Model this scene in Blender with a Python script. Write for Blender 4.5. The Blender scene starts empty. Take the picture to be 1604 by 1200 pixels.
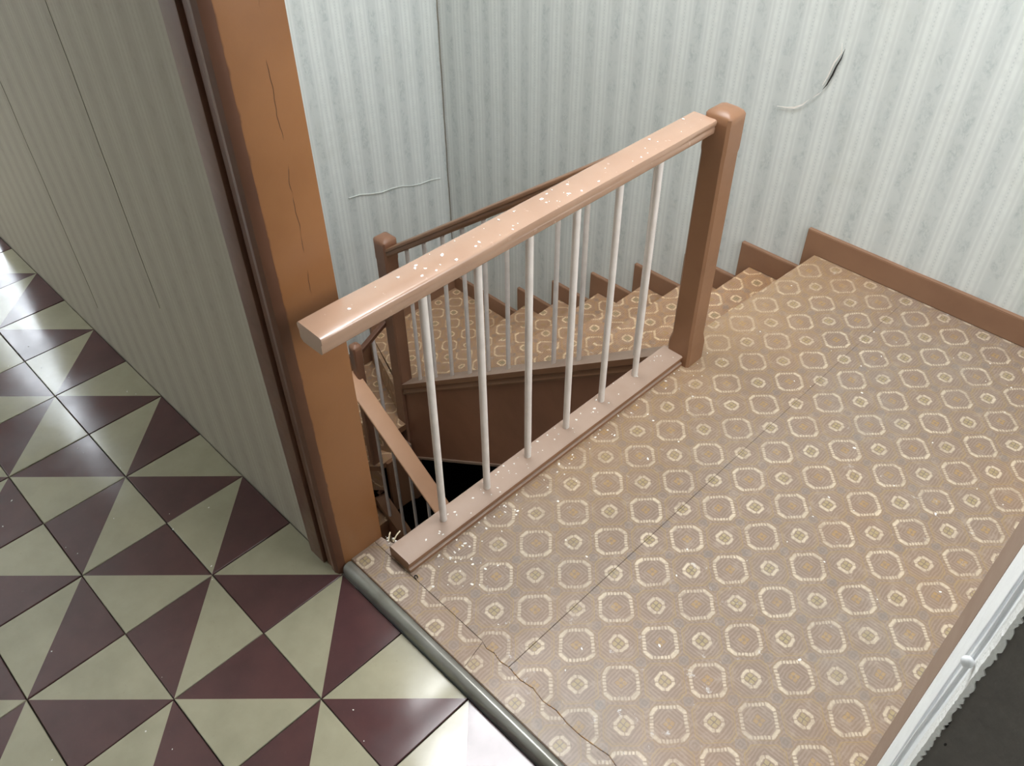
import bpy, bmesh, math, random
from mathutils import Vector, Matrix
random.seed(7)
SC = bpy.context.scene
COL = SC.collection
# ------------------------------------------------------------------ camera
cam_d = bpy.data.cameras.new('camera'); cam = bpy.data.objects.new('camera', cam_d); COL.objects.link(cam)
cam_d.sensor_width = 36; cam_d.lens = 1325.24/1604*36; cam_d.clip_start = .02; cam_d.clip_end = 60
_r = Vector((.707, .707, -.007)); _d = Vector((.475, -.483, -.736))
_r.normalize(); _d = (_d - _r*_d.dot(_r)).normalized(); _f = _r.cross(_d)
M3 = Matrix((( _r.x, -_d.x, -_f.x), (_r.y, -_d.y, -_f.y), (_r.z, -_d.z, -_f.z)))
cam.matrix_world = Matrix.Translation((1.0202, -.4885, 1.5411)) @ M3.to_4x4()
SC.camera = cam
# ------------------------------------------------------------------ light and exposure
W = bpy.data.worlds.new('world'); SC.world = W; W.use_nodes = True
W.node_tree.nodes['Background'].inputs[0].default_value = (.75, .85, 1, 1)
W.node_tree.nodes['Background'].inputs[1].default_value = .6
SKYLIGHT_E, HALLWIN_E, ROOMWIN_E = 18.0, 11.0, 10.0
SC.view_settings.view_transform = 'Standard'; SC.view_settings.look = 'None'
SC.view_settings.gamma = 1; SC.view_settings.use_curve_mapping = False
SC.view_settings.exposure = 0.1

# ------------------------------------------------------------------ node helpers
def s2l(c):
    c = c/255.
    return c/12.92 if c <= .04045 else ((c+.055)/1.055)**2.4
def rgb(r, g, b): return (s2l(r), s2l(g), s2l(b), 1)

class X:
    """a value socket with arithmetic"""
    nt = None
    def __init__(s, v): s.v = v
    @staticmethod
    def op(o, *a, clamp=False):
        n = X.nt.nodes.new('ShaderNodeMath'); n.operation = o; n.use_clamp = clamp
        for i, q in enumerate(a):
            q = q.v if isinstance(q, X) else q
            if isinstance(q, (int, float)): n.inputs[i].default_value = q
            else: X.nt.links.new(q, n.inputs[i])
        return X(n.outputs[0])
    def __add__(a, b): return X.op('ADD', a, b)
    __radd__ = __add__
    def __sub__(a, b): return X.op('SUBTRACT', a, b)
    def __rsub__(a, b): return X.op('SUBTRACT', b, a)
    def __mul__(a, b): return X.op('MULTIPLY', a, b)
    __rmul__ = __mul__
    def __truediv__(a, b): return X.op('DIVIDE', a, b)
def absx(a): return X.op('ABSOLUTE', a)
def maxx(a, b): return X.op('MAXIMUM', a, b)
def minx(a, b): return X.op('MINIMUM', a, b)
def fl(a): return X.op('FLOOR', a)
def fr(a): return X.op('FRACT', a)
def sinx(a): return X.op('SINE', a)
def clampx(a): return X.op('ADD', a, 0., clamp=True)
def band(d, c, w, soft):   # 1 inside |d-c|<w
    return clampx((w - absx(d-c))/soft + .5)
def below(d, c, soft): return clampx((c-d)/soft + .5)

class Mat:
    def __init__(s, name, rough=.5, spec=.5):
        s.m = bpy.data.materials.new(name); s.m.use_nodes = True; s.nt = s.m.node_tree
        s.b = s.nt.nodes['Principled BSDF']; X.nt = s.nt
        s.b.inputs['Roughness'].default_value = rough
        s.b.inputs['Specular IOR Level'].default_value = spec
    def pos(s, world=True):
        if world:
            n = s.nt.nodes.new('ShaderNodeNewGeometry'); o = n.outputs['Position']
        else:
            n = s.nt.nodes.new('ShaderNodeTexCoord'); o = n.outputs['Object']
        sp = s.nt.nodes.new('ShaderNodeSeparateXYZ'); s.nt.links.new(o, sp.inputs[0])
        s.vec = o
        return X(sp.outputs[0]), X(sp.outputs[1]), X(sp.outputs[2])
    def vecof(s, x, y, z):
        n = s.nt.nodes.new('ShaderNodeCombineXYZ')
        for i, q in enumerate((x, y, z)):
            if isinstance(q, X): s.nt.links.new(q.v, n.inputs[i])
            else: n.inputs[i].default_value = q
        return n.outputs[0]
    def noise(s, scale, detail=4, rough=.5, vec=None, dist=0):
        n = s.nt.nodes.new('ShaderNodeTexNoise'); n.inputs['Scale'].default_value = scale
        n.inputs['Detail'].default_value = detail; n.inputs['Roughness'].default_value = rough
        n.inputs['Distortion'].default_value = dist
        s.nt.links.new(vec if vec is not None else s.vec, n.inputs['Vector'])
        return X(n.outputs[0])
    def mix(s, a, b, f):
        n = s.nt.nodes.new('ShaderNodeMix'); n.data_type = 'RGBA'
        for q, k in ((f, 0), (a, 6), (b, 7)):
            q = q.v if isinstance(q, X) else q
            if isinstance(q, (int, float, tuple)): n.inputs[k].default_value = q
            else: s.nt.links.new(q, n.inputs[k])
        return n.outputs[2]
    def color(s, c):
        if isinstance(c, tuple): s.b.inputs['Base Color'].default_value = c
        else: s.nt.links.new(c, s.b.inputs['Base Color'])
    def rough(s, r): s.nt.links.new(r.v, s.b.inputs['Roughness'])
    def bump(s, h, strength=.3, dist=.002):
        n = s.nt.nodes.new('ShaderNodeBump'); n.inputs['Strength'].default_value = strength
        n.inputs['Distance'].default_value = dist
        s.nt.links.new(h.v, n.inputs['Height']); s.nt.links.new(n.outputs[0], s.b.inputs['Normal'])

# ------------------------------------------------------------------ materials
def paint(name, base, dark, rough=.32, wear=True, chips=None):
    M = Mat(name, rough); x, y, z = M.pos()
    n = M.noise(9, 5); n2 = M.noise(60, 4)
    c = M.mix(base, dark, clampx((n-.42)*1.6))
    c = M.mix(c, dark, clampx((n2-.5)*2)*.12)
    if chips:
        v = M.noise(38, 3, .6, M.vecof(x*1.0, y*1.0, z))
        c = M.mix(c, chips, clampx((v-.70)*30))
    M.color(c); M.rough(clampx(n2*.12 + (rough-.05))); M.bump(M.noise(22, 3), .22, .0012)
    return M.m
WOOD = paint('glossy_brown_paint', rgb(138, 100, 73), rgb(118, 84, 60), .36)
WOODTOP = WOOD
DUSTY = paint('dusty_brown_paint', rgb(160, 137, 121), rgb(140, 113, 95), .5)
SKIRT = paint('skirting_paint', rgb(138, 104, 81), rgb(120, 88, 68), .4)
DARKW = paint('dark_brown_paint', rgb(100, 66, 48), rgb(78, 50, 38), .4)
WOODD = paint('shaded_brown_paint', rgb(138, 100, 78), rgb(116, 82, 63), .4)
STRB = paint('string_brown_paint', rgb(150, 106, 82), rgb(126, 88, 66), .42)
WELLSHADE = paint('well_shade_colour', rgb(44, 36, 32), rgb(32, 27, 25), .8)  # near-black colour stands in for shade deep in the well
RAILTOP = paint('handrail_brown_paint', rgb(168, 136, 114), rgb(150, 116, 94), .24)
RAILTOP.node_tree.nodes['Principled BSDF'].inputs['Coat Weight'].default_value = .6
RAILTOP.node_tree.nodes['Principled BSDF'].inputs['Coat Roughness'].default_value = .22
RAILLOW = paint('lower_rail_tan_paint', rgb(200, 156, 124), rgb(184, 140, 108), .35)
ORANGE = None
def mk_orange():
    M = Mat('orange_ochre_paint', .38); x, y, z = M.pos()
    n = M.noise(5, 4); n2 = M.noise(70, 3)
    c = M.mix(rgb(146, 99, 60), rgb(124, 80, 44), clampx((n-.4)*2))
    # long drying crack in the middle of the board, with a few offsets
    w = M.noise(7, 3, .6, M.vecof(0., 0., z))
    ctr = (w-.5)*.030 + .066 + (z-.9)*.018
    on = clampx((M.noise(11, 2, .5, M.vecof(3., 0., z))-.44)*14) * band(z, .98, .28, .06)
    cr = band(y, ctr, .0005, .0007)*on
    c = M.mix(c, rgb(70, 40, 25), cr)
    ch = M.noise(55, 3, .6)
    c = M.mix(c, rgb(120, 70, 40), clampx((ch-.74)*18)*.6)
    edge = clampx((.012 - y + (M.noise(30, 3)-.5)*.012)*260)
    c = M.mix(c, rgb(92, 58, 42), edge)
    M.color(c); M.bump(M.noise(28, 4)*.6 + n2*.2 - cr*1.5, .4, .0015)
    return M.m
ORANGE = mk_orange()

def mk_lino(name, ox, oy, warp=0., fresh=0.):
    M = Mat(name, .36); x, y, z = M.pos()
    PX, PY = .1135, .1208
    xx = x - ox; yy = y - oy
    if warp: yy = yy + z*warp
    xx = xx*(1/PX); yy = yy*(1/PY)
    jit = (M.noise(30, 4, .6)-.5)*.09
    u = xx + yy + .5 + jit; v = yy - xx + .5 - jit + (M.noise(21, 3, .6, M.vecof(y, x, 2.))-.5)*.06
    iu = fl(u); iv = fl(v)
    p = fr(u) - .5; q = fr(v) - .5
    par = fr((iu + iv)*.5)*2.          # 0 flower, 1 octagon
    ap = absx(p); aq = absx(q)
    mx = maxx(ap, aq); sm = ap + aq
    d = maxx(mx, sm*.612)
    # stripes running with the lattice
    brown = rgb(141, 122, 108); brown2 = rgb(122, 103, 88); gold = rgb(148, 124, 82); cream = rgb(206, 190, 165)
    if fresh: brown = rgb(170, 137, 110); brown2 = rgb(148, 112, 84); gold = rgb(180, 138, 88); cream = rgb(236, 210, 170)
    grey = rgb(112, 110, 109); ochre = rgb(158, 126, 74)
    rp = (p + q)*.7071; rq = (q - p)*.7071
    arp = absx(rp); arq = absx(rq)
    dm = maxx(arp, arq)
    st = sinx(dm*(2*math.pi*12.5))*.5 + .5
    ws = sinx(x*620)*.5 + .5
    col = M.mix(brown, brown2, st*.95)
    # golden outline of each flower cell
    g = (band(d, .455, .018, .012) + band(d, .405, .010, .01)*.7) * (1-par)
    col = M.mix(col, gold, clampx(g)*.65)
    # grey lozenge where four cells meet
    dc = maxx(.5-ap, .5-aq)
    col = M.mix(col, grey, below(dc, .12, .04)*clampx(M.noise(24, 3)*1.6-.3)*.6)
    col = M.mix(col, gold, band(dc, .135, .01, .015)*.35)
    # beaded cream octagon
    tang = maxx(minx(ap, aq)*1.0, 0.)
    bead = sinx(minx(ap, aq)*(2*math.pi*13) + 1.2)*.5 + .5
    diag = clampx((sm*.612 - mx)*60)
    beadf = clampx(bead*1.5 + diag*.8 + .1)
    ring = band(d, .384, .040, .022)*par*beadf
    fade = clampx(M.noise(13, 5, .7)*3.4 - 1.1)
    col = M.mix(col, cream, clampx(ring)*(fade*.50 + .42))
    col = M.mix(col, gold, band(d, .445, .014, .014)*par*.35)
    # octagon centre: four small ochre blocks
    cross = clampx(below(arp, .012, .008) + below(arq, .012, .008))
    col = M.mix(col, ochre, below(dm, .10, .015)*(1-cross)*par*.75)
    # flower: eight cream dashes round an ochre heart
    fd = maxx(dm, (arp+arq)*.66)
    gap = clampx(band(arp-arq, 0, .020, .015))
    fring = band(fd, .178, .036, .018)*(1-par)*(1 - gap*.8)
    col = M.mix(col, cream, clampx(fring)*(fade*.45 + .42))
    col = M.mix(col, rgb(160, 144, 102), below(dm, .105, .015)*(1-par)*(1-cross)*.8)
    col = M.mix(col, rgb(104, 96, 84), cross*below(dm, .11, .015)*(1-par)*.6)
    # thread-like weave
    col = M.mix(col, brown2, clampx(ws-.3)*.22)
    # worn grey traffic patches and dust
    w1 = M.noise(2.6, 5, .55); w2 = M.noise(17, 5, .6)
    wear = clampx((w1-.44)*3.6)*clampx((w2-.30)*2.)
    col = M.mix(col, rgb(140, 132, 123), clampx(wear)*(.72 - .5*fresh))
    if not fresh:   # the edge by the railing is hardly walked on and keeps its golden tone
        near = clampx((.42 - x + (w1-.5)*.5)*3.)*clampx((y-.25)*3.)
        col = M.mix(col, rgb(176, 136, 88), near*.34)
    mot = M.noise(48, 5, .7)
    col = M.mix(col, rgb(122, 104, 90), clampx((mot-.5)*5)*.50)
    col = M.mix(col, rgb(160, 145, 130), clampx((.48-mot)*5)*.50)
    col = M.mix(col, rgb(156, 112, 64), clampx((M.noise(2.3, 3, .5, M.vecof(y, x, 4.))-.48)*3)*.30)
    dust = clampx((M.noise(42, 6, .7)-.63)*14)*clampx((M.noise(4.5, 3, .5, M.vecof(x, y, 9.))-.46)*5)
    col = M.mix(col, rgb(200, 196, 192), clampx(dust)*.75)
    M.color(col)
    M.rough(clampx(w2*.35 + .22 + wear*.08))
    M.bump(M.noise(14, 4)*.7 + st*.05, .25, .002)
    return M.m
LINO = mk_lino('patterned_linoleum', .198, .517)
LINO2 = mk_lino('patterned_linoleum_edge_piece', .140, .044)
LINO_ST = mk_lino('patterned_linoleum_stairs', .197, .519, .73, 1.)

def mk_paper(name, base, pale, grey, axis, per, dirt, rough=.7, strong=1.):
    M = Mat(name, rough, .3); x, y, z = M.pos()
    t = (x if axis == 'x' else y)/per
    wob = M.noise(40, 2, .5, M.vecof(x*.0, 0., z))
    f = fr(t)
    # pair of pale ribbons with a floral grey band between
    rib = clampx(band(f, .15, .055, .05)*.8 + band(f, .35, .055, .05)*.8 + band(f, .25, .020, .03)*.5)
    thin = band(f, .50, .022, .03) + band(f, .0, .02, .03) + band(f, 1., .02, .03)
    fb = band(f, .755, .17, .10)
    nv = M.noise(75, 4, .65, M.vecof(x*1.0, y*1.0, z*.6), 1.2)
    big = M.noise(26, 3, .6, M.vecof(x, y, z*.7), .5)
    flor = fb*(clampx((nv-.40)*4)*clampx((big-.40)*5)*.75 + .18)
    # little chain of dots between the ribbons
    dots = band(f, .255, .014, .01)*clampx(sinx(z*(2*math.pi/.011))*1.5)
    c = M.mix(base, pale, clampx(rib + thin*.5)*clampx(M.noise(34, 3, .6)*2 - .2)*strong)
    c = M.mix(c, grey, clampx(flor)*.75*strong)
    c = M.mix(c, grey, dots*.4*strong)
    pt = M.noise(1.7, 4, .5); pt2 = M.noise(5, 5, .6)
    c = M.mix(c, dirt, clampx((pt-.50)*2.2)*.30)
    c = M.mix(c, dirt, clampx((pt2-.58)*4)*.25)
    M.color(c); M.bump(M.noise(6, 4)*.8 + M.noise(120, 2)*.12 + rib*.05, .35, .004)
    return M.m
PAPER_B = mk_paper('striped_wallpaper_back', rgb(202, 207, 205), rgb(218, 223, 220), rgb(160, 171, 171), 'x', .105, rgb(176, 178, 166))
PAPER_L = mk_paper('striped_wallpaper_left', rgb(202, 207, 205), rgb(218, 223, 220), rgb(160, 171, 171), 'y', .105, rgb(178, 180, 168))
PAPER_H = mk_paper('striped_wallpaper_hall', rgb(156, 147, 132), rgb(168, 159, 144), rgb(136, 128, 114), 'x', .082, rgb(160, 154, 134), strong=.8)

def plain(name, c1, c2, rough=.7, sc=8, bs=.3, bd=.003, spec=.4):
    M = Mat(name, rough, spec); M.pos(); n = M.noise(sc, 5, .6)
    M.color(M.mix(c1, c2, clampx((n-.35)*2.2))); M.bump(M.noise(sc*4, 5), bs, bd)
    return M.m
PLASTER_W = plain('white_plaster', rgb(248, 250, 250), rgb(236, 239, 240), .55, 9, .5, .004)
PLASTER_R = plain('broken_plaster_edge', rgb(250, 250, 248), rgb(242, 242, 238), .8, 60, .5, .003)
GREYWALL = plain('grey_rough_wall_paint', rgb(122, 117, 112), rgb(104, 99, 95), .85, 30, .6, .003)
CEILM = plain('white_ceiling_paint', rgb(225, 225, 220), rgb(212, 212, 206), .8)
MORTAR = plain('dark_grout', rgb(66, 62, 56), rgb(48, 45, 42), .9, 40)
CONC = plain('bare_concrete', rgb(92, 86, 80), rgb(72, 68, 64), .9, 12)
BLACKM = plain('black_grit', rgb(34, 30, 28), rgb(22, 20, 20), .8, 60)
FLAKE = plain('plaster_flake', rgb(238, 234, 228), rgb(220, 214, 206), .8, 60)
TWHITE = plain('white_plastic_cable', rgb(240, 242, 244), rgb(226, 230, 234), .35, 20, .1, .001)
def mk_tile(name, a, b, vein):
    M = Mat(name, .16, .75); x, y, z = M.pos()
    n = M.noise(7, 5, .6); n2 = M.noise(90, 3, .7); n3 = M.noise(2.4, 3)
    c = M.mix(a, b, clampx((n-.38)*2.5)); c = M.mix(c, vein, clampx((n2-.64)*5)*.35)
    c = M.mix(c, vein, clampx((M.noise(38, 6, .75)-.70)*20)*.5)
    M.color(c); M.rough(clampx((n-.5)*.30 + .155 + (n3-.5)*.12)); M.bump(M.noise(11, 5)*.8 + n2*.1, .18, .0015)
    return M.m
T_CREAM = mk_tile('cream_cement_tile', rgb(168, 162, 138), rgb(148, 143, 120), rgb(118, 112, 94))
T_DARK = mk_tile('maroon_cement_tile', rgb(88, 58, 58), rgb(70, 46, 48), rgb(110, 86, 84))
def mk_rod():
    M = Mat('painted_white_rod', .38); M.pos(); n = M.noise(30, 4)
    M.color(M.mix(rgb(226, 218, 212), rgb(208, 199, 192), clampx((n-.4)*2))); return M.m
ROD = mk_rod()
def mk_strip():
    M = Mat('worn_grey_edging', .26); M.b.inputs['Metallic'].default_value = .35; x, y, z = M.pos(); n = M.noise(14, 5)
    M.color(M.mix(rgb(140, 139, 132), rgb(112, 110, 100), clampx((n-.35)*2.2)))
    M.bump(M.noise(60, 4), .2, .001); return M.m
STRIP = mk_strip()
def mk_glow(name, col, e):
    m = bpy.data.materials.new(name); m.use_nodes = True; nt = m.node_tree
    nt.nodes.remove(nt.nodes['Principled BSDF']); em = nt.nodes.new('ShaderNodeEmission')
    em.inputs[0].default_value = col; em.inputs[1].default_value = e
    nt.links.new(em.outputs[0], nt.nodes['Material Output'].inputs[0]); return m
G_SKY = mk_glow('daylit_skylight_glass', (.97, .985, 1, 1), SKYLIGHT_E)
G_END = mk_glow('dim_window_glass', (.86, .93, 1, 1), 6.0)
G_HALL = mk_glow('daylit_hall_window_glass', (.86, .93, 1, 1), HALLWIN_E)
G_ROOM = mk_glow('daylit_stair_window_glass', (.97, .985, 1, 1), ROOMWIN_E)

# ------------------------------------------------------------------ mesh helpers
def link(name, bm, mats, parent=None, smooth=False):
    me = bpy.data.meshes.new(name)
    bmesh.ops.recalc_face_normals(bm, faces=bm.faces[:])
    bm.to_mesh(me); bm.free()
    for m in (mats if isinstance(mats, (list, tuple)) else [mats]): me.materials.append(m)
    if smooth:
        for p in me.polygons: p.use_smooth = True
    o = bpy.data.objects.new(name, me); COL.objects.link(o)
    if parent is not None: o.parent = parent
    return o
def box(bm, x0, x1, y0, y1, z0, z1, bev=0., seg=2):
    n = bmesh.new()
    vs = [n.verts.new(p) for p in ((x0,y0,z0),(x1,y0,z0),(x1,y1,z0),(x0,y1,z0),(x0,y0,z1),(x1,y0,z1),(x1,y1,z1),(x0,y1,z1))]
    for f in ((0,3,2,1),(4,5,6,7),(0,1,5,4),(1,2,6,5),(2,3,7,6),(3,0,4,7)): n.faces.new([vs[i] for i in f])
    if bev: bmesh.ops.bevel(n, geom=n.edges[:], offset=bev, segments=seg, affect='EDGES', profile=.6)
    merge(bm, n)
def merge(bm, n):
    me = bpy.data.meshes.new('tmp'); n.to_mesh(me); n.free(); bm.from_mesh(me); bpy.data.meshes.remove(me)
def poly(bm, pts, z0, z1, bev=0.):
    n = bmesh.new()
    a = [n.verts.new((p[0], p[1], z0)) for p in pts]; b = [n.verts.new((p[0], p[1], z1)) for p in pts]
    n.faces.new(a[::-1]); n.faces.new(b)
    for i in range(len(pts)):
        j = (i+1) % len(pts); n.faces.new((a[i], a[j], b[j], b[i]))
    bmesh.ops.recalc_face_normals(n, faces=n.faces[:])
    if bev:
        bmesh.ops.bevel(n, geom=[e for e in n.edges if max(v.co.z for v in e.verts) > z1-1e-6 and min(v.co.z for v in e.verts) > z1-1e-6], offset=bev, segments=2, affect='EDGES')
    merge(bm, n)
def prism(bm, prof, p0, p1, segs=1, jit=0.):
    """sweep profile (a: sideways to the left of travel, b: up) from p0 to p1 with plumb-cut ends"""
    p0 = Vector(p0); p1 = Vector(p1); d = (p1-p0); h = Vector((d.x, d.y, 0)).normalized(); s = Vector((-h.y, h.x, 0))
    rings = []
    for k in range(segs+1):
        c = p0.lerp(p1, k/segs)
        rings.append([bm.verts.new(c + s*a + Vector((0, 0, b)) + Vector((random.uniform(-jit, jit), random.uniform(-jit, jit), random.uniform(-jit, jit)))) for a, b in prof])
    n = len(prof)
    for r, q in zip(rings, rings[1:]):
        for i in range(n):
            j = (i+1) % n; bm.faces.new((r[i], r[j], q[j], q[i]))
    bm.faces.new(rings[0][::-1]); bm.faces.new(rings[-1])
def rod(bm, p0, p1, r, n=10):
    p0 = Vector(p0); p1 = Vector(p1); d = (p1-p0).normalized()
    a = d.orthogonal().normalized(); b = d.cross(a)
    R = []
    for c in (p0, p1): R.append([bm.verts.new(c + (a*math.cos(t)+b*math.sin(t))*r) for t in [2*math.pi*i/n for i in range(n)]])
    for i in range(n):
        j = (i+1) % n; bm.faces.new((R[0][i], R[0][j], R[1][j], R[1][i]))
    bm.faces.new(R[0][::-1]); bm.faces.new(R[1])
def tube(bm, pts, r, n=8):
    pts = [Vector(p) for p in pts]; rings = []
    for k, c in enumerate(pts):
        d = (pts[min(k+1, len(pts)-1)] - pts[max(k-1, 0)]).normalized()
        a = d.cross(Vector((0, 0, 1)));
        if a.length < .1: a = d.cross(Vector((0, 1, 0)))
        a.normalize(); b = d.cross(a)
        rings.append([bm.verts.new(c + (a*math.cos(t)+b*math.sin(t))*r) for t in [2*math.pi*i/n for i in range(n)]])
    for q, w in zip(rings, rings[1:]):
        for i in range(n):
            j = (i+1) % n; bm.faces.new((q[i], q[j], w[j], w[i]))
    bm.faces.new(rings[0][::-1]); bm.faces.new(rings[-1])
def empty(name, loc, label=None, cat=None, kind=None, group=None):
    o = bpy.data.objects.new(name, None); COL.objects.link(o); o.location = loc; o.empty_display_size = .1
    if label: o['label'] = label
    if cat: o['category'] = cat
    if kind: o['kind'] = kind
    if group: o['group'] = group
    return o
def adopt(o, par):
    """child geometry is written in world coordinates; keep it there"""
    o.parent = par; o.matrix_parent_inverse = Matrix.Translation(par.location).inverted(); return o
def part(name, bm, mat, par, smooth=False):
    return adopt(link(name, bm, mat, None, smooth), par)
def struct(name, bm, mat, label, cat='wall', smooth=False):
    o = link(name, bm, mat, None, smooth); o['kind'] = 'structure'; o['label'] = label; o['category'] = cat; return o
def thing(name, bm, mat, label, cat, smooth=False, group=None, kind=None):
    o = link(name, bm, mat, None, smooth); o['label'] = label; o['category'] = cat
    if group: o['group'] = group
    if kind: o['kind'] = kind
    return o
def shade(o, ang=35):
    for p in o.data.polygons: p.use_smooth = True
    for e in ():
        pass
    o.data.set_sharp_from_angle(angle=math.radians(ang))
    return o

def dusty_top(o, side):
    o.data.materials.append(side)
    for p in o.data.polygons:
        if p.normal.z < .55: p.material_index = 1
# ------------------------------------------------------------------ key measures (metres)
LZ = .03               # landing level; the hall tiles are at 0
YB = 1.765             # back wall
XL = -1.665            # left wall of the stairwell
YH = .11               # stair side of the hall wall
XR = 1.75              # right wall of the stair room
ZC = 2.75; ZB = -2.9
RIS = .147
def xs(k): return .075 - .200*k        # nosing line at the string
def xw(k): return .113 - .2130*k       # nosing line at the wall
def tz(k): return LZ - RIS*k
CAP = lambda x: .038 + .7376*(x-.078)  # top of string cap, upper flight
CAP4 = lambda x: -1.487 - .74*(x+1.254)

# ------------------------------------------------------------------ walls, ceilings
def wall_with_hole(name, mat, label, fixed, lo, hi, a0, a1, z0, z1, hole=None, axis='x'):
    bm = bmesh.new()
    def b(p0, p1, q0, q1):
        if axis == 'x': box(bm, lo, hi, p0, p1, q0, q1)
        else: box(bm, p0, p1, lo, hi, q0, q1)
    if hole:
        h0, h1, g0, g1 = hole
        b(a0, h0, z0, z1); b(h1, a1, z0, z1); b(h0, h1, z0, g0); b(h0, h1, g1, z1)
    else: b(a0, a1, z0, z1)
    return struct(name, bm, mat, label)
# back wall: gently uneven sheet of papered plaster
def uneven_wall(name, mat, label, axis, pos, a0, a1, z0, z1, thick, step=.12, amp=.004, flip=1):
    bm = bmesh.new(); na = int((a1-a0)/step); nz = int((z1-z0)/step); g = []
    rnd = random.Random(5)
    for i in range(na+1):
        row = []
        for j in range(nz+1):
            a = a0 + (a1-a0)*i/na; z = z0 + (z1-z0)*j/nz
            edge = i in (0, na) or j in (0, nz)
            o = 0 if edge else rnd.uniform(0, amp)*flip
            row.append(bm.verts.new((a, pos+o, z) if axis == 'x' else (pos+o, a, z)))
        g.append(row)
    fr_ = []
    for i in range(na):
        for j in range(nz): bm.faces.new((g[i][j], g[i+1][j], g[i+1][j+1], g[i][j+1]))
    # back and rim
    off = thick
    c = [(a0, z0), (a1, z0), (a1, z1), (a0, z1)]
    bk = [bm.verts.new((a, pos+off, z) if axis == 'x' else (pos+off, a, z)) for a, z in c]
    bm.faces.new(bk)
    e = [[g[i][0] for i in range(na+1)], [g[na][j] for j in range(nz+1)], [g[i][nz] for i in range(na, -1, -1)], [g[0][j] for j in range(nz, -1, -1)]]
    for k in range(4): bm.faces.new(e[k] + [bk[(k+1) % 4], bk[k]])
    o = struct(name, bm, mat, label); shade(o, 30); return o
wall_back = uneven_wall('wall_back', PAPER_B, 'pale grey green striped wallpaper wall behind the stairs, with a torn slit', 'x', YB, XL, XR, ZB, ZC, .12)
wall_left = uneven_wall('wall_left', PAPER_L, 'narrow pale striped wallpaper wall at the far end of the stairwell', 'y', XL, YH-.05, YB, ZB, ZC, -.12, flip=-1)
# hall wall, behind the door post
bm = bmesh.new(); box(bm, -4.2, -3.45, 0, YH, ZB, ZC); box(bm, -2.00, -.088, 0, YH, ZB, ZC); box(bm, -3.45, -2.00, 0, YH, ZB, .06); box(bm, -3.45, -2.00, 0, YH, 1.60, ZC)
struct('wall_hall', bm, PAPER_H, 'dim beige striped wallpaper wall of the hallway, left of the brown door post')
# wall over the opening and to its right
bm = bmesh.new(); box(bm, -.088, 1.30, 0, YH, 2.62, ZC)
struct('wall_over_opening', bm, PAPER_H, 'wall above the opening to the landing')
# right wall of the stair room with its window hole
wall_with_hole('wall_right', PAPER_L, 'right wall of the stair room, outside the frame', 0, XR, XR+.14, 0, YB+.12, ZB, ZC, (.55, 1.45, .95, 2.2), 'x')
wall_with_hole('wall_hall_end', PAPER_L, 'end wall of the hallway holding the bright window', 0, -4.32, -4.2, -1.75, .11, -.2, ZC, (-1.25, -.3, .9, 2.3), 'x')
bm = bmesh.new(); box(bm, -4.2, 2.4, -1.75, -1.62, -.2, ZC)
struct('wall_hall_opposite', bm, CEILM, 'opposite wall of the hallway, behind the camera')
bm = bmesh.new(); box(bm, 2.28, 2.4, -1.62, 0, -.2, ZC)
struct('wall_hall_right_end', bm, CEILM, 'right end wall of the hallway, outside the frame')
bm = bmesh.new(); box(bm, -4.2, 2.4, -1.75, .0, ZC, ZC+.1)
struct('ceiling', bm, CEILM, 'white ceiling of the hallway', 'ceiling')
SKX0, SKX1, SKY0, SKY1 = -1.00, .70, .38, 1.25
bm = bmesh.new()
box(bm, XL-.12, SKX0, 0, YB+.12, ZC, ZC+.1); box(bm, SKX1, XR+.14, 0, YB+.12, ZC, ZC+.1)
box(bm, SKX0, SKX1, 0, SKY0, ZC, ZC+.1); box(bm, SKX0, SKX1, SKY1, YB+.12, ZC, ZC+.1)
struct('ceiling_stairwell', bm, CEILM, 'white ceiling of the stair room around the skylight', 'ceiling')
# windows
def window(name, label, axis, pos, a0, a1, z0, z1, mat, t=.05, bars=(1, 1)):
    w = empty(name, (pos, (a0+a1)/2, z0) if axis == 'x' else ((a0+a1)/2, pos, z0), label, 'window', 'structure')
    def B(bm, p0, p1, q0, q1, d0, d1):
        if axis == 'x': box(bm, pos+d0, pos+d1, p0, p1, q0, q1, .004)
        else: box(bm, p0, p1, pos+d0, pos+d1, q0, q1, .004)
    for i, (p0, p1, q0, q1) in enumerate(((a0, a0+t, z0, z1), (a1-t, a1, z0, z1), (a0+t, a1-t, z0, z0+t), (a0+t, a1-t, z1-t, z1))):
        bm = bmesh.new(); B(bm, p0, p1, q0, q1, -.03, .03); part('frame_bar', bm, CEILM, w)
    nx, nz = bars
    for i in range(nx+1):
        for j in range(nz+1):
            p0 = a0+t+(a1-a0-2*t)*i/(nx+1); p1 = a0+t+(a1-a0-2*t)*(i+1)/(nx+1)
            q0 = z0+t+(z1-z0-2*t)*j/(nz+1); q1 = z0+t+(z1-z0-2*t)*(j+1)/(nz+1)
            bm = bmesh.new(); B(bm, p0+.01, p1-.01, q0+.01, q1-.01, -.003, .003); part('pane', bm, mat, w)
    for i in range(1, nx+1):
        p = a0+t+(a1-a0-2*t)*i/(nx+1); bm = bmesh.new(); B(bm, p-.015, p+.015, z0+t, z1-t, -.02, .02); part('glazing_bar', bm, CEILM, w)
    for j in range(1, nz+1):
        q = z0+t+(z1-z0-2*t)*j/(nz+1); bm = bmesh.new(); B(bm, a0+t, a1-t, q-.015, q+.015, -.018, .018); part('glazing_bar', bm, CEILM, w)
    return w
window('window_1', 'bright window at the far end of the hallway', 'x', -4.26, -1.25, -.3, .9, 2.3, G_END)
window('window_2', 'window in the right wall of the stair room', 'x', XR+.06, .55, 1.45, .95, 2.2, G_ROOM, bars=(1, 0))
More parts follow.
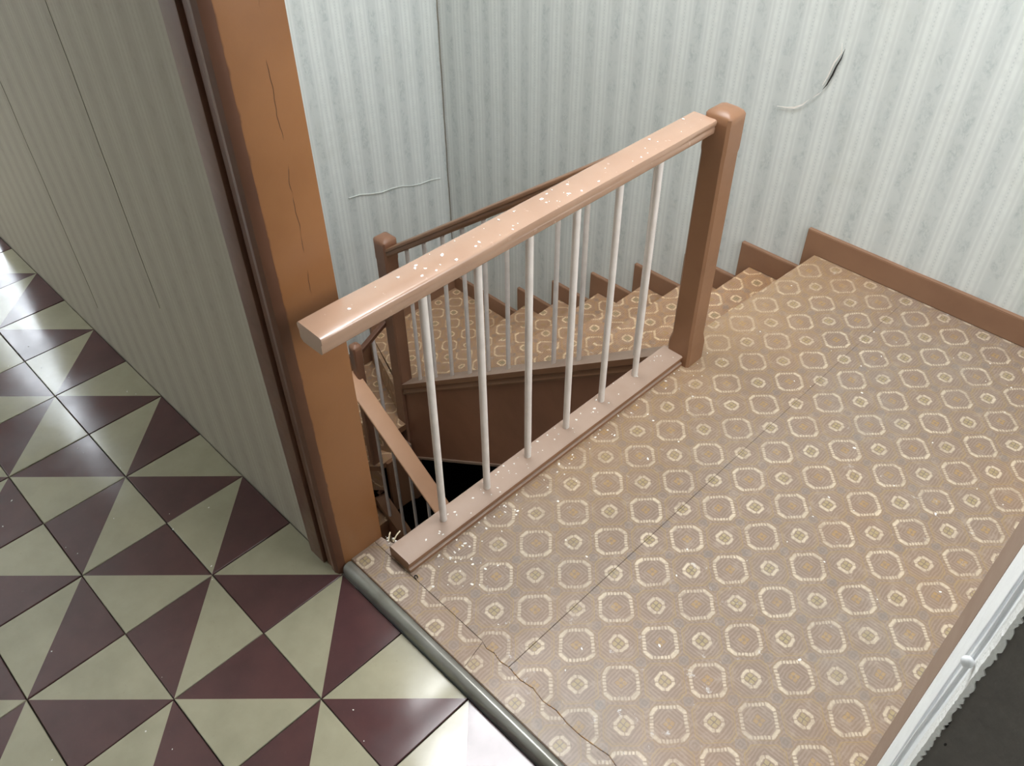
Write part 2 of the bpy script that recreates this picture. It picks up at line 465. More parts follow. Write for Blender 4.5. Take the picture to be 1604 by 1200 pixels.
window('window_4', 'window in the far part of the hallway wall, outside the frame', 'y', .040, -3.45, -2.00, .06, 1.60, G_HALL)
sk = empty('window_3', ((SKX0+SKX1)/2, (SKY0+SKY1)/2, ZC+.04), 'skylight in the ceiling over the stairwell', 'window', 'structure')
for a, b, c, d in ((SKX0, SKX0+.05, SKY0, SKY1), (SKX1-.05, SKX1, SKY0, SKY1), (SKX0+.05, SKX1-.05, SKY0, SKY0+.05), (SKX0+.05, SKX1-.05, SKY1-.05, SKY1)):
    bm = bmesh.new(); box(bm, a, b, c, d, ZC+.01, ZC+.08); part('frame_bar', bm, CEILM, sk)
for i in range(3):
    w = (SKX1-SKX0-.1)/3; x0 = SKX0+.05+w*i
    bm = bmesh.new(); box(bm, x0+.012, x0+w-.012, SKY0+.05, SKY1-.05, ZC+.04, ZC+.05); part('pane', bm, G_SKY, sk)
    if i: bm = bmesh.new(); box(bm, x0-.012, x0+.012, SKY0+.05, SKY1-.05, ZC+.02, ZC+.07); part('glazing_bar', bm, CEILM, sk)

# ------------------------------------------------------------------ hall floor: cement tiles, one object each
fl_e = empty('floor', (0, -.8, 0), 'hallway floor of cement tiles in a maroon and cream triangle pattern', 'floor', 'structure')
bm = bmesh.new(); box(bm, -4.3, 2.4, -1.75, 0.0, -.2, -.006); part('slab', bm, MORTAR, fl_e)
T = .2; H = T/2 - .0009
def tile_mesh(kind):
    """kind 0/1 picks the diagonal, kind 2/3 swaps the colours"""
    bm = bmesh.new(); b = .0012
    diag, swap = kind % 2, kind // 2
    t = [(-H+b, -H+b), (H-b, -H+b), (H-b, H-b), (-H+b, H-b)]; o = [(-H, -H), (H, -H), (H, H), (-H, H)]
    top = [bm.verts.new((x, y, 0)) for x, y in t]; mid = [bm.verts.new((x, y, -b)) for x, y in o]; bot = [bm.verts.new((x, y, -.012)) for x, y in o]
    # faces are given material 0 (cream) / 1 (maroon); side i joins corner i and i+1
    tri = ((0, 1, 2), (0, 2, 3)) if diag == 0 else ((0, 1, 3), (1, 2, 3))
    side = {0: 0, 1: 0, 2: 1, 3: 1} if diag == 0 else {0: 0, 3: 0, 1: 1, 2: 1}
    for k, f in enumerate(tri): bm.faces.new([top[i] for i in f]).material_index = (k+swap) % 2
    for i in range(4):
        j = (i+1) % 4
        for a, c in ((mid, top), (bot, mid)):
            bm.faces.new((a[i], a[j], c[j], c[i])).material_index = (side[i]+swap) % 2
    me = bpy.data.meshes.new('tile'); bm.to_mesh(me); bm.free(); me.materials.append(T_CREAM); me.materials.append(T_DARK)
    return me
TM = [tile_mesh(k) for k in range(4)]
# lattice a = -X/T, b = -Y/T ; star points where a+b is even
def cream(m, n, da, db):   # triangle at odd vertex (m,n) towards (da,db)
    v = (n % 2 == 0) == (da*db < 0)
    return v
rt = random.Random(3)
for a in range(-9, 21):
    for b in range(0, 8):
        x1 = -a*T; y1 = -b*T; cx, cy = x1-T/2, y1-T/2
        # odd corner inside this tile adjacent to corner (x min,y min) or others
        # even parity tile: stars at (a,b),(a+1,b+1) = (xmax,ymax),(xmin,ymin): diagonal 0 ; triangles hold (a,b+1) = (xmax,ymin) first
        if (a+b) % 2 == 0:
            first_cream = cream(a, b+1, 1, -1)      # corner (xmax,ymin)
            k = 0 + (0 if first_cream else 2)
        else:                                       # stars at (xmax,ymin),(xmin,ymax); first triangle holds (xmin,ymin) = (a+1,b+1)
            first_cream = cream(a+1, b+1, -1, -1)
            k = 1 + (0 if first_cream else 2)
        if b == 7 and False: continue
        o = bpy.data.objects.new('tile', TM[k]); COL.objects.link(o)
        adopt(o, fl_e)
        o.location = (cx + rt.uniform(-.0004, .0004), cy - .001 + rt.uniform(-.0004, .0004), rt.uniform(-.0009, .0009))
        o.rotation_euler = (rt.uniform(-.004, .004), rt.uniform(-.004, .004), rt.uniform(-.0025, .0025))
# one tile beside the threshold has sunk a little, leaving the joint open

# ------------------------------------------------------------------ landing
land = empty('landing_floor', (.9, .9, LZ), 'landing covered in beige brown patterned linoleum', 'floor', 'structure')
Xe = .052
def slab_pts():
    return [(0.0, .026), (XR, .026), (XR, YB), (xw(0), YB), (xs(0), 1.10), (.078, 1.04), (Xe, 1.04), (Xe, YH), (0.0, YH)]
bm = bmesh.new(); poly(bm, slab_pts(), LZ-.22, LZ-.003); part('slab', bm, WOOD, land)
SE = .421
def wavy(y, x0, x1, n, amp):
    return [(x0+(x1-x0)*i/n, y + random.uniform(-amp, amp)) for i in range(n+1)]
edge = wavy(.088, .34, SE-.001, 4, .004)
edge2 = wavy(.090, SE+.001, 1.10, 22, .006)
bm = bmesh.new()
poly(bm, [(0.0, .0905), (.34, .0905)] + edge[1:] + [(SE-.0001, YB-.012), (xw(0)-.004, YB-.012), (xs(0)-.006, 1.10), (.078, 1.04), (Xe+.002, 1.04), (Xe+.002, .125), (.02, .112), (0.0, .108)], LZ-.003, LZ, .0006)
part('linoleum_sheet', bm, LINO, land)
bm = bmesh.new()
poly(bm, [(SE+.0001, edge2[0][1])] + edge2[1:] + [(XR, .09), (XR, YB-.012), (SE+.0001, YB-.012)], LZ-.003, LZ-.0002, .0006)
part('linoleum_sheet', bm, LINO, land)
bm = bmesh.new()
poly(bm, [(0, .027), (.359, .027), (.345, .0898), (0, .0898)], LZ-.003, LZ-.0008, .0006)
o = part('linoleum_sheet', bm, LINO2, land); o['label'] = 'worn strip of linoleum beside the post'
bm = bmesh.new()
poly(bm, [(.3598, .027), (XR, .027), (XR, .087)] + [(x, y-.0015) for x, y in edge2[::-1]] + [(x, y-.0015) for x, y in edge[:0:-1]] + [(.3458, .0898)], LZ-.003, LZ-.0003, .0006)
o = part('linoleum_sheet', bm, LINO2, land); o['label'] = 'patched strip of linoleum with an offset pattern'
# raised frayed edge of the old sheet along the patch, in short uneven lengths
FRAY = plain('frayed_ochre_edge', rgb(150, 112, 74), rgb(176, 152, 120), .8, 50)
bm = bmesh.new(); e_ = edge[1:]+edge2[1:]
for (xa_, ya_), (xb_, yb_) in zip(e_, e_[1:]):
    for k in range(3):
        t0 = k/3 + random.uniform(0, .1); t1 = t0 + random.uniform(.12, .3); r = random.uniform(.0006, .0016)
        tube(bm, [(xa_+(xb_-xa_)*t, ya_+(yb_-ya_)*t-.0008, LZ) for t in (t0, (t0+t1)/2, t1)], r, 5)
part('frayed_edge', bm, FRAY, land)

# threshold strip
bm = bmesh.new()
prof = [(.0, -.004)] + [(-.0145 + .0145*math.cos(t), .0 + .0335*math.sin(t)) for t in [math.pi*i/10 for i in range(0, 11)]]
prof = [(-.029, -.001), (-.029, .016)] + [(-.0150 - .0140*math.cos(t), .016 + .0165*math.sin(t)) for t in [math.pi*i/10 for i in range(1, 10)]] + [(-.001, .016), (-.001, -.001)]
prism(bm, [(-a, b) for a, b in prof], (.004, -.001, 0), (1.036, -.001, 0), 24, .0003)
o = thing('threshold_strip', bm, STRIP, 'rounded dull grey edging strip between the hall tiles and the landing linoleum', 'threshold'); shade(o, 50)

# ------------------------------------------------------------------ door opening
door = empty('door_1', (0, .05, 0), 'opening from the hallway to the stairs, orange brown post on its left', 'doorway', 'structure')
bm = bmesh.new(); box(bm, -.088, 0, .010, YH+.001, 0, 2.62, .0025); o = part('post', bm, ORANGE, door); o['label'] = 'orange brown painted post with drying cracks'; shade(o)
bm = bmesh.new(); box(bm, -.102, -.052, -.013, 0.0, 0, 2.66, .003); o = part('casing_board', bm, DARKW, door); shade(o)
bm = bmesh.new(); prism(bm, [(0, 0), (.046, 0), (.047, .004), (.040, .010), (.030, .011), (.018, .006), (.008, .004), (0, .004)], (0, 0, 0), (0, 0, 1)) if False else None
bm = bmesh.new()
pr = [(-.052, .010), (-.052, -.003), (-.046, -.006), (-.034, -.005), (-.026, -.009), (-.016, -.010), (-.006, -.006), (-.001, .002), (0.0005, .010)]
lo = [bm.verts.new((x, y, 0)) for x, y in pr]; hi = [bm.verts.new((x, y, 2.62)) for x, y in pr]
for i in range(len(pr)):
    j = (i+1) % len(pr); bm.faces.new((lo[i], lo[j], hi[j], hi[i]))
bm.faces.new(lo[::-1]); bm.faces.new(hi)
o = part('casing_bead', bm, DARKW, door); shade(o, 25)
bm = bmesh.new(); box(bm, 0, 1.04, .004, YH-.004, 2.56, 2.62, .003); part('header', bm, ORANGE, door)
# right side: splayed white plaster reveal, brown board beyond it, grey wall face
bm = bmesh.new()
def vprism(bm, pts, z0, z1):
    lo = [bm.verts.new((x, y, z0)) for x, y in pts]; hi = [bm.verts.new((x, y, z1)) for x, y in pts]
    for i in range(len(pts)):
        j = (i+1) % len(pts); bm.faces.new((lo[i], lo[j], hi[j], hi[i]))
    bm.faces.new(lo[::-1]); bm.faces.new(hi)
vprism(bm, [(1.0365, .004), (1.031, .030), (1.0265, .055), (1.0205, .082), (1.0165, .108), (1.10, .108), (1.10, .004)], 0, 2.62)
o = part('plaster_reveal', bm, PLASTER_W, door); o['label'] = 'bright white plastered reveal'; shade(o, 40)
bm = bmesh.new(); vprism(bm, [(1.0160, .108), (1.0045, .150), (1.0045, .165), (1.10, .165), (1.10, .108)], LZ, 2.62)
part('reveal_board', bm, DUSTY, door)
bm = bmesh.new()     # ragged broken lip where the plaster meets the grey wall
zz = 0; L_ = []
while zz < 2.62:
    L_.append((zz, random.uniform(.0, .0035))); zz += random.uniform(.0018, .005)
L_.append((2.62, 0))
A = [bm.verts.new((1.0340, .0075, z)) for z, j in L_]; B_ = [bm.verts.new((1.0376+j*.2, -.0032, z)) for z, j in L_]
C_ = [bm.verts.new((1.0405+j, -.0034, z)) for z, j in L_]; D_ = [bm.verts.new((1.0425+j, .006, z)) for z, j in L_]
for i in range(len(L_)-1):
    for p, q in ((A, B_), (B_, C_), (C_, D_), (D_, A)): bm.faces.new((p[i], q[i], q[i+1], p[i+1]))
o = part('broken_plaster_lip', bm, PLASTER_R, door); o['label'] = 'ragged white broken plaster edge'
bm = bmesh.new(); box(bm, 1.0385, 2.4, -.002, YH-.002, -.2, ZC)
struct('wall_hall_right', bm, GREYWALL, 'rough dark grey wall face at the lower right corner, beside the ragged white plaster edge')
bm = bmesh.new(); box(bm, 1.10, XR+.1, YH-.004, YH+.02, ZB, ZC)
struct('wall_front', bm, PAPER_B, 'stair room side of the wall right of the opening, not in view')
for sx, sz, sr in ((1.0426, .853, .0016), (1.0432, .846, .0013), (1.0502, .822, .0011)):
    bm = bmesh.new(); n = bmesh.new(); bmesh.ops.create_icosphere(n, subdivisions=2, radius=sr)
    bmesh.ops.transform(n, matrix=Matrix.Translation((sx, -.0024, sz)) @ Matrix.Diagonal((1, .5, 2.2, 1)), verts=n.verts[:]); merge(bm, n)
    o = link('nail_hole', bm, BLACKM); o.parent = bpy.data.objects['wall_hall_right']
# cable on the reveal
cb = empty('cable', (1.03, .02, 1.0), 'thin white cable clipped down the white plaster reveal at the lower right', 'cable')
bm = bmesh.new(); tube(bm, [(1.0300 + .0010*math.sin(i*1.3), .012 + .0015*math.sin(i*.9), .02+i*.085) for i in range(25)], .0022, 8); shade(part('wire', bm, TWHITE, cb))
bm = bmesh.new(); tube(bm, [(1.0268 + .0006*math.sin(i*1.7+1), .026 + .001*math.sin(i*.7), .02+i*.085) for i in range(25)], .0016, 8); shade(part('wire', bm, TWHITE, cb))
for z in (.30, .925, 1.5):
    bm = bmesh.new(); n = bmesh.new(); bmesh.ops.create_uvsphere(n, u_segments=12, v_segments=8, radius=.0052)
    bmesh.ops.transform(n, matrix=Matrix.Translation((1.0292, .004, z)) @ Matrix.Diagonal((1, .8, 1.2, 1)), verts=n.verts[:]); merge(bm, n)
    shade(part('clip', bm, TWHITE, cb), 80)

# ------------------------------------------------------------------ staircase
st = empty('staircase', (-.6, 1.4, 0), 'narrow winding staircase going down to the left, treads covered in patterned linoleum', 'staircase')
def tread(pts, z):
    """pts clockwise or not; linoleum on a board"""
    bm = bmesh.new(); poly(bm, pts, z-.034, z-.003); part('tread', bm, WOOD, st)
    t = bmesh.new(); poly(t, pts, z-.003, z, .001); o = part('tread_cover', t, LINO_ST, st); return o
def riser(p, q, z0, z1, th=.016, mat=None):
    bm = bmesh.new(); d = (Vector((q[0]-p[0], q[1]-p[1], 0))).normalized(); n = Vector((-d.y, d.x, 0))*th
    pts = [p, q, (q[0]+n.x, q[1]+n.y), (p[0]+n.x, p[1]+n.y)]
    poly(bm, pts, z0, z1); part('riser', bm, mat or WOOD, st)
YS = 1.062
YT = YB-.012
for k in range(1, 7):
    nb = .018   # the tread runs a little under the riser above
    tread([(xs(k), YS), (xs(k-1)+nb, YS), (xw(k-1)+nb, YT), (xw(k), YT)], tz(k))
    riser((xs(k-1)+.012+.006, YS), (xw(k-1)+.012+.006, YT), tz(k)-.001, tz(k-1)-.033)
N2 = (-1.235, 1.085); N3 = (-1.235, .87)
z7, z8, z9, z10 = tz(7), tz(8), tz(9), tz(10)-.02
riser((xs(6)+.018, YS), (xw(6)+.018, YT), z7-.001, tz(6)-.033)
tread([(N2[0], YS+.01), (xs(6)+.02, YS), (xw(6)+.02, YT), (XL+.012, YT), (XL+.012, 1.22)], z7)
riser((N2[0]+.02, N2[1]-.03), (XL+.012, 1.220), z8, z7-.003, mat=LINO_ST)
tread([(-1.205, .985), (-1.205, 1.07), (N2[0]+.01, 1.09), (XL+.012, 1.25), (XL+.012, .80)], z8)
riser((-1.207, .983), (XL+.012, .797), z9, z8-.003, mat=LINO_ST)
tread([(-1.205, N3[1]), (-1.205, 1.04), (XL+.012, .83), (XL+.012, .42)], z9)
riser((-1.215, N3[1]+.016), (XL+.012, .44), z10, z9-.003, mat=LINO_ST)
tread([(-1.36, YH), (-1.36, .83), (-1.215, .895), (XL+.012, .46), (XL+.012, YH)], z10)
for j in range(1, 9):
    z = z10 - RIS*j; x = -1.36+.2*j
    if z < ZB+.1: break
    tread([(x-.22, YH), (x, YH), (x, .86), (x-.22, .86)], z)
    riser((x-.218, YH), (x-.218, .86), z, z+RIS-.033)
# upper string: moulded cap, board
xa, xb = .078, -1.195
bm = bmesh.new()
capp = [(0, 0), (.063, 0), (.063, -.020), (.060, -.026), (.012, -.026), (.012, -.060), (.004, -.060), (.002, -.050), (.006, -.040), (.006, -.030), (0, -.024)]
# travel towards -X: left of travel is -Y, so a is measured from the back; flip it
prism(bm, [(-a, b) for a, b in capp], (xa, 1.037, CAP(xa)), (xb, 1.037, CAP(xb)), 1)
o = part('string_cap', bm, DUSTY, st); o['label'] = 'dusty moulded cap on the upper string'; dusty_top(o, WOOD); shade(o, 30)
bm = bmesh.new()
zb = lambda x: -.984 + .69*(x+.694) - .03
P_ = [(.052, CAP(.052)-.03), (xb, CAP(xb)-.03), (xb, zb(xb)), (.052, zb(.052))]
f = [bm.verts.new((x, 1.050, z)) for x, z in P_]; g = [bm.verts.new((x, 1.076, z)) for x, z in P_]
bm.faces.new(f); bm.faces.new(g[::-1])
for i in range(4):
    j = (i+1) % 4; bm.faces.new((f[i], f[j], g[j], g[i]))
part('string_board', bm, STRB, st)
bm = bmesh.new(); prism(bm, [(0, 0), (-.045, 0), (-.045, .012), (0, .012)], (.04, 1.042, zb(.04)-.010), (xb+.01, 1.042, zb(xb+.01)-.010)); part('string_bottom_bead', bm, DUSTY, st)
# soffit under the upper flight, stops light leaking, coloured with the well shade
bm = bmesh.new(); prism(bm, [(0, 0), (-.69, 0), (-.69, -.02), (0, -.02)], (.06, 1.07, zb(.06)), (-1.25, 1.07, zb(-1.25))); part('soffit', bm, WELLSHADE, st)
# string round the well between the two lower newels
bm = bmesh.new(); prism(bm, [(0, 0), (.045, 0), (.045, -.026), (0, -.026)], (-1.175, 1.04, z9+.030), (-1.175, .90, z9+.005)) if False else None
bm = bmesh.new(); box(bm, -1.208, -1.190, .905, 1.045, z9-.34, z9-.004); part('well_string', bm, WOOD, st)
bm = bmesh.new(); box(bm, -1.225, -1.180, .965, 1.040, z9+.002, z9+.034, .004); part('well_string_cap', bm, DUSTY, st)
# lower string: cap and board
x0, x1 = -1.24, .30
bm = bmesh.new(); capl = [(0, 0), (.055, 0), (.055, -.024), (.010, -.026), (.010, -.05), (.002, -.05), (0, -.024)]
prism(bm, capl, (x0, .835, CAP4(x0)), (x1, .835, CAP4(x1))); o = part('string_cap', bm, WOOD, st); shade(o, 30)
bm = bmesh.new()
P_ = [(x0, CAP4(x0)-.03), (x1, CAP4(x1)-.03), (x1, CAP4(x1)-.36), (x0, CAP4(x0)-.36)]
f = [bm.verts.new((x, .850, z)) for x, z in P_]; g = [bm.verts.new((x, .874, z)) for x, z in P_]
bm.faces.new(f); bm.faces.new(g[::-1])
for i in range(4):
    j = (i+1) % 4; bm.faces.new((f[i], f[j], g[j], g[i]))
part('string_board', bm, STRB, st)
# added near-black sheets: shade of the lower well put into colour
bm = bmesh.new(); box(bm, XL, XR, YB-.012, YB, ZB, -1.56); struct('well_shade_1', bm, WELLSHADE, 'added near-black sheet for the well shade on the lower part of the back wall', 'shading')
bm = bmesh.new(); box(bm, XL, XL+.012, YH, YB-.012, ZB, -1.56); struct('well_shade_2', bm, WELLSHADE, 'added near-black sheet for the well shade on the lower part of the far left wall', 'shading')
bm = bmesh.new(); box(bm, .35, .37, YH, YB-.012, ZB, -.19); struct('light_block_below_landing', bm, WELLSHADE, 'added unseen dark sheet under the landing, keeping light out of the lower well')  # added sheet that closes the lower well to light
# bottom of the stairwell, its darkness put into the colour
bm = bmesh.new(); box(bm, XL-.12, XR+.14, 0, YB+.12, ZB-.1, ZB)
struct('floor_below', bm, WELLSHADE, 'dark floor at the bottom of the stairwell', 'floor')

# ------------------------------------------------------------------ skirting boards
bb = empty('baseboard_back', (.5, YB, LZ), 'brown painted skirting stepping down the back wall with the stairs', 'skirting', 'structure')
TH = .014; HB = .078
def sk_board(x0, x1, z, h=HB, stepdown=None):
    """board along the back wall from x1 (right) to x0 (left end)"""
    bm = bmesh.new()
    if stepdown is None: box(bm, x0, x1, YB-TH, YB+.002, z, z+h, .0025)
    else:   # level board with a leg that drops at its left end to the next tread
        w = .052
        pts = [(x0, z+h), (x1, z+h), (x1, z), (x0+w, z), (x0+w*.9, stepdown), (x0, stepdown)]
        f = [bm.verts.new((x, YB-TH, zz)) for x, zz in pts]; g = [bm.verts.new((x, YB+.002, zz)) for x, zz in pts]
        bm.faces.new(f); bm.faces.new(g[::-1])
        for i in range(len(pts)):
            j = (i+1) % len(pts); bm.faces.new((f[i], f[j], g[j], g[i]))
        bmesh.ops.recalc_face_normals(bm, faces=bm.faces[:])
        bmesh.ops.bevel(bm, geom=[e for e in bm.edges if all(abs(v.co.y-(YB-TH)) < 1e-5 for v in e.verts)], offset=.002, segments=2, affect='EDGES')
    shade(part('skirting_board', bm, SKIRT, bb), 40)
sk_board(xw(0)-.045, XR, LZ, stepdown=tz(1)+HB-.002)
for k in range(1, 7):
    sk_board(xw(k)-.045, xw(k-1)-.0455, tz(k), stepdown=tz(k+1)+HB-.002 if k < 7 else None)
sk_board(XL, xw(6)-.0455, z7)
bl = empty('baseboard_left', (XL, 1.2, z8), 'brown skirting on the far left wall of the stairwell', 'skirting', 'structure')
for y0, y1, z, h in ((1.222, YB-TH, z7, .078), (.80, 1.221, z8, .10), (.42, .799, z9, .10), (YH, .419, z10, .10)):
    bm = bmesh.new(); box(bm, XL-.002, XL+TH, y0, y1, z, z+h, .0025); part('skirting_board', bm, SKIRT, bl)

# ------------------------------------------------------------------ railings
RP = [(-.0325, -.013), (-.0325, -.0045), (-.031, -.0015), (-.027, 0), (.027, 0), (.031, -.0015), (.0325, -.0045), (.0325, -.013), (.0295, -.0155), (.0295, -.0185), (.0305, -.0205), (.0295, -.031), (.024, -.037), (-.024, -.037), (-.0295, -.031), (-.0305, -.0205), (-.0295, -.0185), (-.0295, -.0155)]
NEWP = paint('newel_post_paint', rgb(138, 100, 73), rgb(118, 84, 60), .36)
def newel(name, x0, x1, y0, y1, z0, z1, par, mat=NEWP):
    bm = bmesh.new(); n = bmesh.new()
    zt = z1
    ins = .012
    levels = [(z0, 0, -.003), (z0+.06, 0, -.003), (z0+.085, 0, .0015), (zt-.105, 0, .0015), (zt-.095, 0, 0), (zt-.030, 0, 0), (zt-.014, 0, 0), (zt-.009, 0, .003), (zt-.002, 0, .013), (zt, 0, .020)]
    c = .006; rings = []
    for z, _, i in levels:
        a, b, e, d = x0+i, x1-i, y0+i, y1-i
        rings.append([n.verts.new(p) for p in ((a+c, e, z), (b-c, e, z), (b, e+c, z), (b, d-c, z), (b-c, d, z), (a+c, d, z), (a, d-c, z), (a, e+c, z))])
    for r, q in zip(rings, rings[1:]):
        for i in range(8):
            j = (i+1) % 8; n.faces.new((r[i], r[j], q[j], q[i]))
    n.faces.new(rings[0][::-1])
    cv = n.verts.new(((x0+x1)/2, (y0+y1)/2, zt+.001))
    for i in range(8): n.faces.new((rings[-1][i], rings[-1][(i+1) % 8], cv))
    merge(bm, n); o = part(name, bm, mat, par); shade(o, 38); return o
def baluster(par, x, y, z0, z1, r=.0080, mat=ROD):
    bm = bmesh.new(); rod(bm, (x+random.uniform(-.001, .001), y, z0), (x+random.uniform(-.0015, .0015), y+random.uniform(-.001, .001), z1), r, 12)
    o = part('baluster', bm, mat, par); shade(o, 60); return o

g1 = empty('landing_railing', (.08, .5, LZ), 'brown wooden guard railing with six white rods along the edge of the landing', 'railing')
XC = .0785
bm = bmesh.new(); prism(bm, [(a, b) for a, b in RP], (XC, .002, .722), (XC, 1.039, .722), 14, .0005)
bmesh.ops.recalc_face_normals(bm, faces=bm.faces[:])
o = part('handrail', bm, RAILTOP, g1); shade(o, 40)
newel('newel_post', .077, .143, 1.037, 1.102, LZ, .742, g1)
bm = bmesh.new(); sp = [(-.033, 0), (-.033, .030), (-.030, .033), (.029, .033), (.033, .030), (.033, .022), (.029, .020), (.029, .012), (.034, .010), (.034, 0)]
# near end is cut at a slant, as in the photo
prism(bm, [(-a, b) for a, b in sp][::-1], (.086, .093, LZ-.001), (.094, 1.038, LZ-.001), 10, .0003)
bmesh.ops.recalc_face_normals(bm, faces=bm.faces[:])
o = part('base_rail', bm, DUSTY, g1); dusty_top(o, WOOD); shade(o, 40)
for y in (.222, .353, .487, .621, .752, .886): baluster(g1, .083, y, LZ+.031, .688)

g2 = empty('upper_flight_railing', (-.55, 1.07, -.4), 'sloping brown handrail with pale rods beside the upper flight, behind the landing railing', 'railing')
RT = lambda x: .565 + .735*(x+.128)
RP2 = [(a*.95, b*1.05) for a, b in RP]
bm = bmesh.new(); prism(bm, RP2, (.080, 1.0715, RT(.080)), (-1.20, 1.0715, RT(-1.20)), 6, .0003)
bmesh.ops.recalc_face_normals(bm, faces=bm.faces[:]); o = part('handrail', bm, WOOD, g2); shade(o, 40)
newel('newel_post', -1.262, -1.194, 1.037, 1.102, z9-.36, -.185, g2, WOODD)
for k in range(11):
    x = -.05 - .105*k
    baluster(g2, x, 1.070, CAP(x)-.004, RT(x)-.040, .0078)
# well rail between the lower newels and the lower flight's railing
g3 = empty('lower_flight_railing', (-1.2, .87, z9), 'lower brown railing descending into the dark stairwell beside the door post', 'railing')
RP3 = [(a*.35, b*.62) for a, b in RP]
bm = bmesh.new(); prism(bm, RP3, (-1.262, 1.045, -.590), (-1.262, .895, -.668)); bmesh.ops.recalc_face_normals(bm, faces=bm.faces[:])
o = part('handrail', bm, DARKW, g3); shade(o, 40); o['label'] = 'short dark handrail turning the corner'
newel('newel_post', -1.262, -1.222, .852, .894, z10-.5, -.600, g3, WOODD)
R4 = lambda x: CAP4(x) + .735
bm = bmesh.new(); prism(bm, [(a*1.15, b*.8) for a, b in RP], (-1.262, .836, R4(-1.262)), (.28, .836, R4(.28)), 6, .0003); bmesh.ops.recalc_face_normals(bm, faces=bm.faces[:])
o = part('handrail', bm, RAILLOW, g3); shade(o, 40)
for k in range(9):
    x = -1.147 + .104*k; baluster(g3, x, .846, CAP4(x)-.004, R4(x)-.04, .0072)
baluster(g3, -1.262, .975, z8, -.64, .0080)

# ------------------------------------------------------------------ wear on the walls, crumbs
wd = wall_back
def on_wall(name, pts, width, y, mat, par, taper=True):
    bm = bmesh.new(); n = len(pts); L, R = [], []
    for i, (x, z) in enumerate(pts):
        a = pts[max(i-1, 0)]; b = pts[min(i+1, n-1)]; d = Vector((b[0]-a[0], b[1]-a[1])).normalized()
        w = width*(math.sin(math.pi*i/(n-1)) if taper else 1)*random.uniform(.8, 1.2)/2 + .0002
        L.append((x-d.y*w, z+d.x*w)); R.append((x+d.y*w, z-d.x*w))
    f = [bm.verts.new((x, y, z)) for x, z in L+R[::-1]]; g = [bm.verts.new((x, y-.0012, z)) for x, z in L+R[::-1]]
    m = len(f)
    for i in range(n-1):
        a, b, c, d = i, i+1, m-2-i, m-1-i
        bm.faces.new((f[a], f[b], f[c], f[d])); bm.faces.new((g[d], g[c], g[b], g[a]))
    for i in range(m):
        j = (i+1) % m; bm.faces.new((f[i], f[j], g[j], g[i]))
    o = link(name, bm, mat); o.parent = par; return o
o = on_wall('wallpaper_tear', [(.032, .652), (.028, .625), (.020, .60), (.015, .575), (.006, .545), (-.003, .528)], .0040, YB-.0022, BLACKM, wall_back); o['label'] = 'dark slit in the wallpaper'
o = on_wall('wallpaper_flap', [(.020, .665), (.026, .640), (.012, .610), (.004, .57), (-.006, .54)], .0034, YB-.0030, FLAKE, wall_back); o['label'] = 'white curled lip of the tear'
ridge_ = [(-.006, .52), (-.016, .508), (-.028, .495)]
on_wall('wallpaper_flap', ridge_, .0016, YB-.0016, FLAKE, wall_back)
on_wall('wallpaper_flap', [(-.035, .490), (-.052, .468), (-.075, .452), (-.10, .445), (-.13, .440)], .0045, YB-.0020, FLAKE, wall_back)
def ridge(name, pts, r, mat, par):
    bm = bmesh.new(); tube(bm, pts, r, 6); o = link(name, bm, mat); o.parent = par; shade(o, 80); return o
PAPERP = plain('pale_paper_crease', rgb(206, 210, 206), rgb(190, 196, 192), .7, 12)
ridge('wallpaper_crease', [(XL+.0005, 1.22+i*.055, -.27-.012*i+.006*math.sin(i*1.7)) for i in range(10)], .0026, PAPERP, wall_left)
# open seam in the corner of the two walls
bm = bmesh.new(); tube(bm, [(XL+.003+random.uniform(-.0015, .0015), YB-.004, -.95+i*.05) for i in range(56)], .0022, 5)
o = link('corner_seam', bm, plain('brown_grey_seam', rgb(120, 112, 98), rgb(150, 146, 134), .8, 25)); o.parent = wall_left
for seed, (xa_, za, zb_) in enumerate(((-.555, .42, 1.15), (-1.06, .15, .95))):
    bm = bmesh.new(); rr = random.Random(seed)
    tube(bm, [(xa_+rr.uniform(-.002, .002)-(z*.02), -.0001, z) for z in [za+(zb_-za)*i/14 for i in range(15)]], .0007, 5)
    o = link('paper_seam', bm, plain('dark_paper_seam', rgb(92, 86, 72), rgb(110, 104, 88), .8, 30)); o.parent = bpy.data.objects['wall_hall']

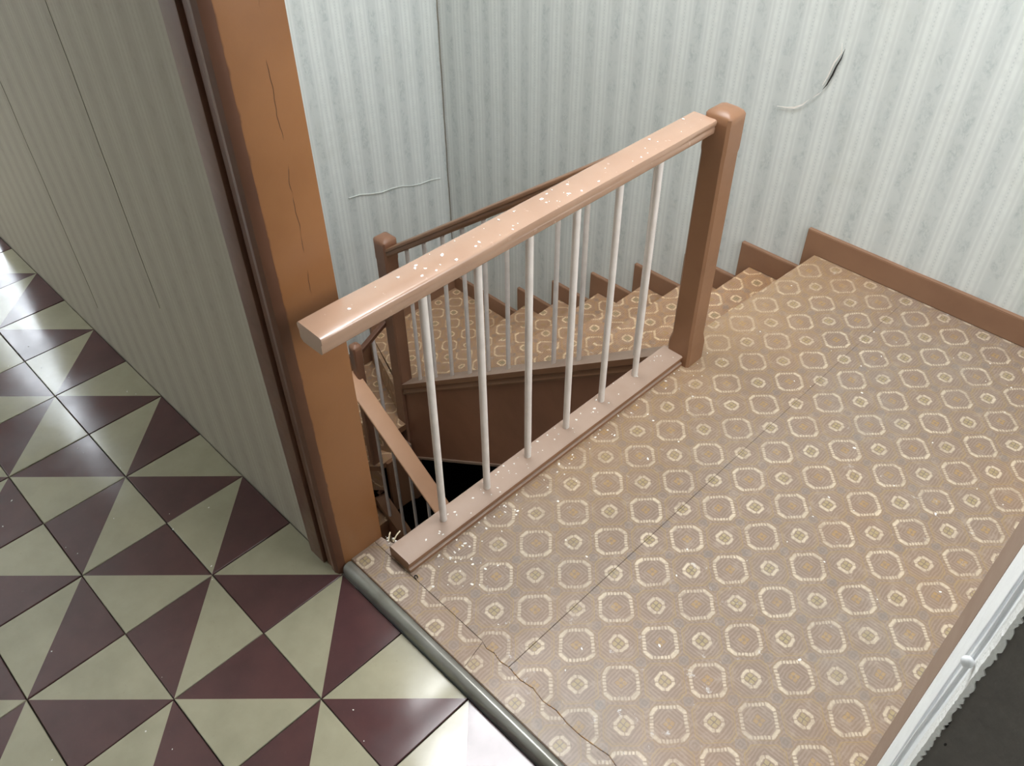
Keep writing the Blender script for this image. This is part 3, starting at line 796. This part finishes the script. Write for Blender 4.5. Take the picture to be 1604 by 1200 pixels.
def crumbs(name, label, spots, smin, smax, mat, flat=.4):
    bm = bmesh.new()
    for x, y, z in spots:
        n = bmesh.new(); bmesh.ops.create_icosphere(n, subdivisions=1, radius=random.uniform(smin, smax))
        for v in n.verts: v.co *= random.uniform(.6, 1.3)
        bmesh.ops.transform(n, matrix=Matrix.Translation((x, y, z)) @ Matrix.Rotation(random.uniform(0, 6.28), 4, 'Z') @ Matrix.Diagonal((random.uniform(.7, 1.8), 1, flat, 1)), verts=n.verts[:])
        merge(bm, n)
    return thing(name, bm, mat, label, 'debris', kind='stuff')
R_ = random.Random(11)
sp_ = []
for _ in range(70):
    t = R_.random(); sp_.append((.125+abs(R_.gauss(0, .035)), .11+.93*t, LZ+.0008))
for _ in range(60): sp_.append((R_.uniform(.13, .95), R_.uniform(.12, 1.7), LZ+.0008))
for _ in range(14): sp_.append((.02+R_.uniform(-.012, .03), .125+R_.uniform(-.012, .015)-.01, LZ+.001))
for _ in range(14): sp_.append((R_.uniform(.12, .24), R_.uniform(.10, .24), LZ+.0008))
crumbs('plaster_crumbs', 'tiny white plaster crumbs scattered on the patterned linoleum of the landing', sp_, .0010, .0030, FLAKE)
sp_ = [(XC+R_.uniform(-.024, .026), R_.choice((R_.gauss(.45, .16), R_.uniform(.05, 1.02))), .7225) for _ in range(46)]
sp_ = [(x, min(max(y, .02), 1.03), z) for x, y, z in sp_]
crumbs('plaster_crumbs', 'white plaster crumbs lying on top of the landing handrail', sp_, .0010, .0034, FLAKE)
sp_ = [(.088+R_.uniform(-.026, .030), R_.uniform(.15, 1.02), LZ+.0328) for _ in range(60)]
crumbs('plaster_crumbs', 'white plaster crumbs on the base rail at the foot of the white rods', sp_, .0008, .0028, FLAKE)
sp_ = [(R_.uniform(-1.3, .6), R_.uniform(-.9, -.03), .0008) for _ in range(60)]
crumbs('grit', 'small specks of grit on the hallway tiles', sp_, .0006, .0019, FLAKE)
sp_ = [(.345+R_.uniform(-.01, .01)*0-.37+.0, -.10, .001)]
bm = bmesh.new(); tube(bm, [(.134+.006*math.cos(t)+t*.0012, .094+.0035*math.sin(t), LZ+.0018) for t in [i*.5 for i in range(11)]], .0011, 5)
thing('lino_curl', bm, BLACKM, 'tiny dark curl of torn linoleum beside the end of the base rail', 'debris')
# splinters of the torn sheet by the post
bm = bmesh.new()
for (x, y, L, a) in ((.030, .118, .030, 1.9), (.022, .112, .022, 2.3), (.040, .124, .016, 1.2)):
    tube(bm, [(x, y, LZ+.001), (x+L*.5*math.cos(a), y+L*.5*math.sin(a), LZ+.006), (x+L*math.cos(a), y+L*math.sin(a), LZ+.004)], .0016, 5)
thing('splinters', bm, plain('pale_splinters', rgb(206, 190, 158), rgb(226, 216, 196), .8, 40), 'pale splinters of torn linoleum backing at the foot of the orange post', 'debris', kind='stuff')
